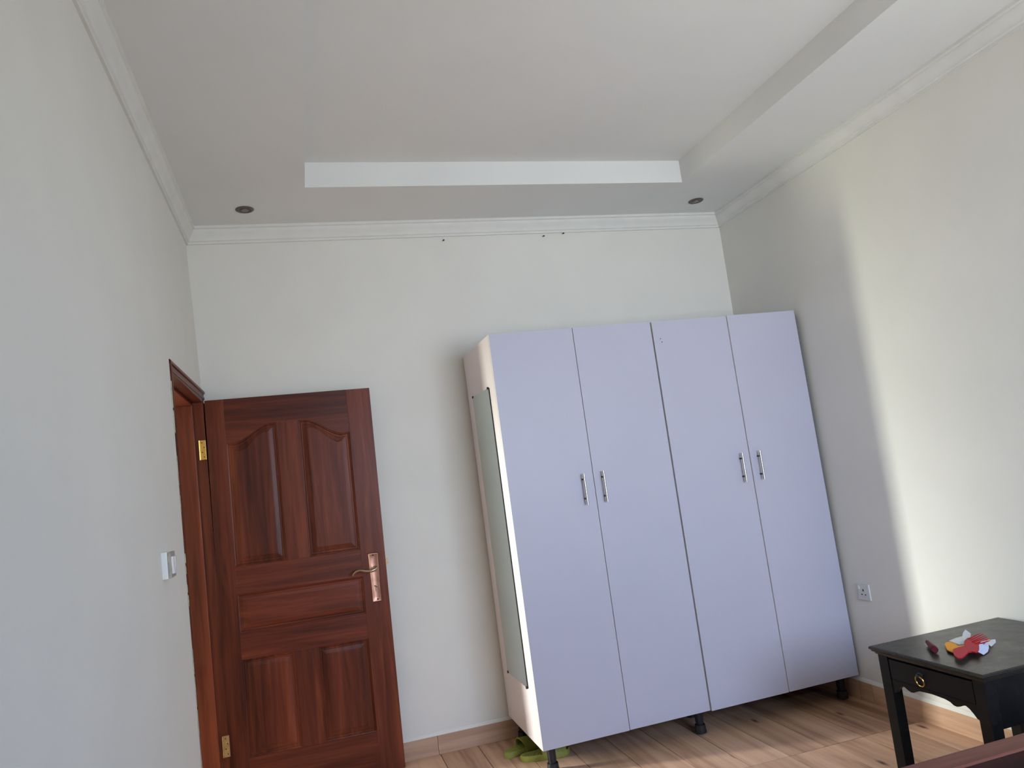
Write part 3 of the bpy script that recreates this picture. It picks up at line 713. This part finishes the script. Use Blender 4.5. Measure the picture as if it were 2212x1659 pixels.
# amber pick below it
yp = tag(empty('hair_pick', (2.80, -1.83, TZ)), 'amber yellow plastic hair pick underneath the red one', 'comb')
ybody = [(2.862, -1.770), (2.876, -1.778), (2.868, -1.800), (2.840, -1.835), (2.862, -1.842), (2.900, -1.830), (2.915, -1.845), (2.880, -1.885), (2.845, -1.872), (2.812, -1.862), (2.780, -1.882), (2.768, -1.880), (2.778, -1.845), (2.830, -1.785), (2.849, -1.772)]
bm = bmesh.new(); poly(bm, [(x - 2.80, y + 1.83) for x, y in ybody], 0.0105, 0.0045, 0.001)
link('handle', bm, M['yellow'], yp)
for k in range(5):
    bm = bmesh.new(); ax, ay = 2.905 - 0.008 * k, -1.838 - 0.010 * k
    add_tube(bm, [(ax - 2.80, ay + 1.83, 0.008), (ax + 0.092 - 2.80, ay + 0.004 + 1.83, 0.007)], [0.0030, 0.0014], 8); link('tine', bm, M['yellow'], yp, True)
# clear sleeve with paper label
sl = tag(empty('packet', (2.90, -1.82, TZ)), 'torn clear packet with a white paper label under the hair picks', 'packet')
def film(name, pts, m, th=0.0006):
    bm = bmesh.new(); a = [bm.verts.new((x - 2.90, y + 1.82, z - TZ)) for x, y, z in pts]; b_ = [bm.verts.new((x - 2.90, y + 1.82, z - TZ - th)) for x, y, z in pts]
    k = len(a); bm.faces.new(a); bm.faces.new(b_[::-1])
    for i in range(k): bm.faces.new((a[i], a[(i + 1) % k], b_[(i + 1) % k], b_[i]))
    bmesh.ops.triangulate(bm, faces=bm.faces[:]); return link(name, bm, m, sl)
film('clear_film', [(2.868, -1.770, 0.5995), (2.905, -1.770, 0.604), (2.940, -1.775, 0.6065), (2.925, -1.800, 0.605), (2.880, -1.842, 0.600), (2.856, -1.828, 0.5985)], M['film'])
film('clear_film', [(2.925, -1.778, 0.602), (2.965, -1.748, 0.610), (2.995, -1.733, 0.614), (2.985, -1.765, 0.606), (2.952, -1.792, 0.6)], M['film'])
film('paper_label', [(2.826, -1.938, 0.597), (2.846, -1.922, 0.600), (2.878, -1.898, 0.606), (2.910, -1.878, 0.608), (2.940, -1.872, 0.606), (2.925, -1.895, 0.600), (2.900, -1.918, 0.594), (2.868, -1.940, 0.590), (2.830, -1.956, 0.589)], M['paper'])
film('clear_film', [(2.930, -1.874, 0.605), (2.960, -1.866, 0.603), (2.992, -1.866, 0.600), (2.975, -1.882, 0.595), (2.925, -1.905, 0.592)], M['film'])
# dark marks printed on the label
bm = bmesh.new()
for k in range(3): add_box(bm, (2.895 - 2.90 + k * .006, -1.902 + 1.82 + k * .003, 0.0192 - k * .0003), (2.899 - 2.90 + k * .006, -1.899 + 1.82 + k * .003, 0.0198 - k * .0003))
link('label_print', bm, M['black_plastic'], sl)
# maroon bottle-like clip
lp = tag(empty('lipstick', (2.76, -1.80, TZ)), 'small maroon tapered tube lying at the left of the table', 'lipstick')
a, b_ = Vector((2.800, -1.735, 0.600)), Vector((2.733, -1.835, 0.6005))
d = (b_ - a)
pt = lambda t: a + d * t - Vector((2.76, -1.80, TZ))
bm = bmesh.new(); add_tube(bm, [pt(0.0), pt(0.25), pt(0.5), pt(0.75), pt(0.95), pt(1.0)], [0.008, 0.0095, 0.0115, 0.0130, 0.0135, 0.010], 14); link('body', bm, M['pinkred'], lp, True)
bm = bmesh.new(); add_tube(bm, [pt(-0.12), pt(-0.08), pt(0.005)], [0.0055, 0.0075, 0.0078], 12); link('cap', bm, M['black_plastic'], lp, True)

# ------------------------------------------------------------------ bed foot end
bd = tag(empty('bed', (1.5, -2.45, 0)), 'reddish brown wooden bed, only the top of its footboard showing at the lower right corner', 'bed')
box('top_cap', (0.0, -0.070, 0.536), (1.70, 0.0, 0.545), M['footboard'], bd, 0.003)
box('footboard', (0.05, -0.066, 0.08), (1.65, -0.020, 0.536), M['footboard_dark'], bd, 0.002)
for x in (0.0, 1.62): box('post', (x, -0.075, 0), (x + 0.08, 0.004, 0.535), M['footboard'], bd, 0.003)
for x in (0.02, 1.65): box('side_rail', (x, -2.05, 0.22), (x + 0.03, -0.075, 0.34), M['footboard'], bd, 0.002)
box('mattress', (0.055, -2.05, 0.28), (1.64, -0.085, 0.44), M['linen'], bd, 0.03)
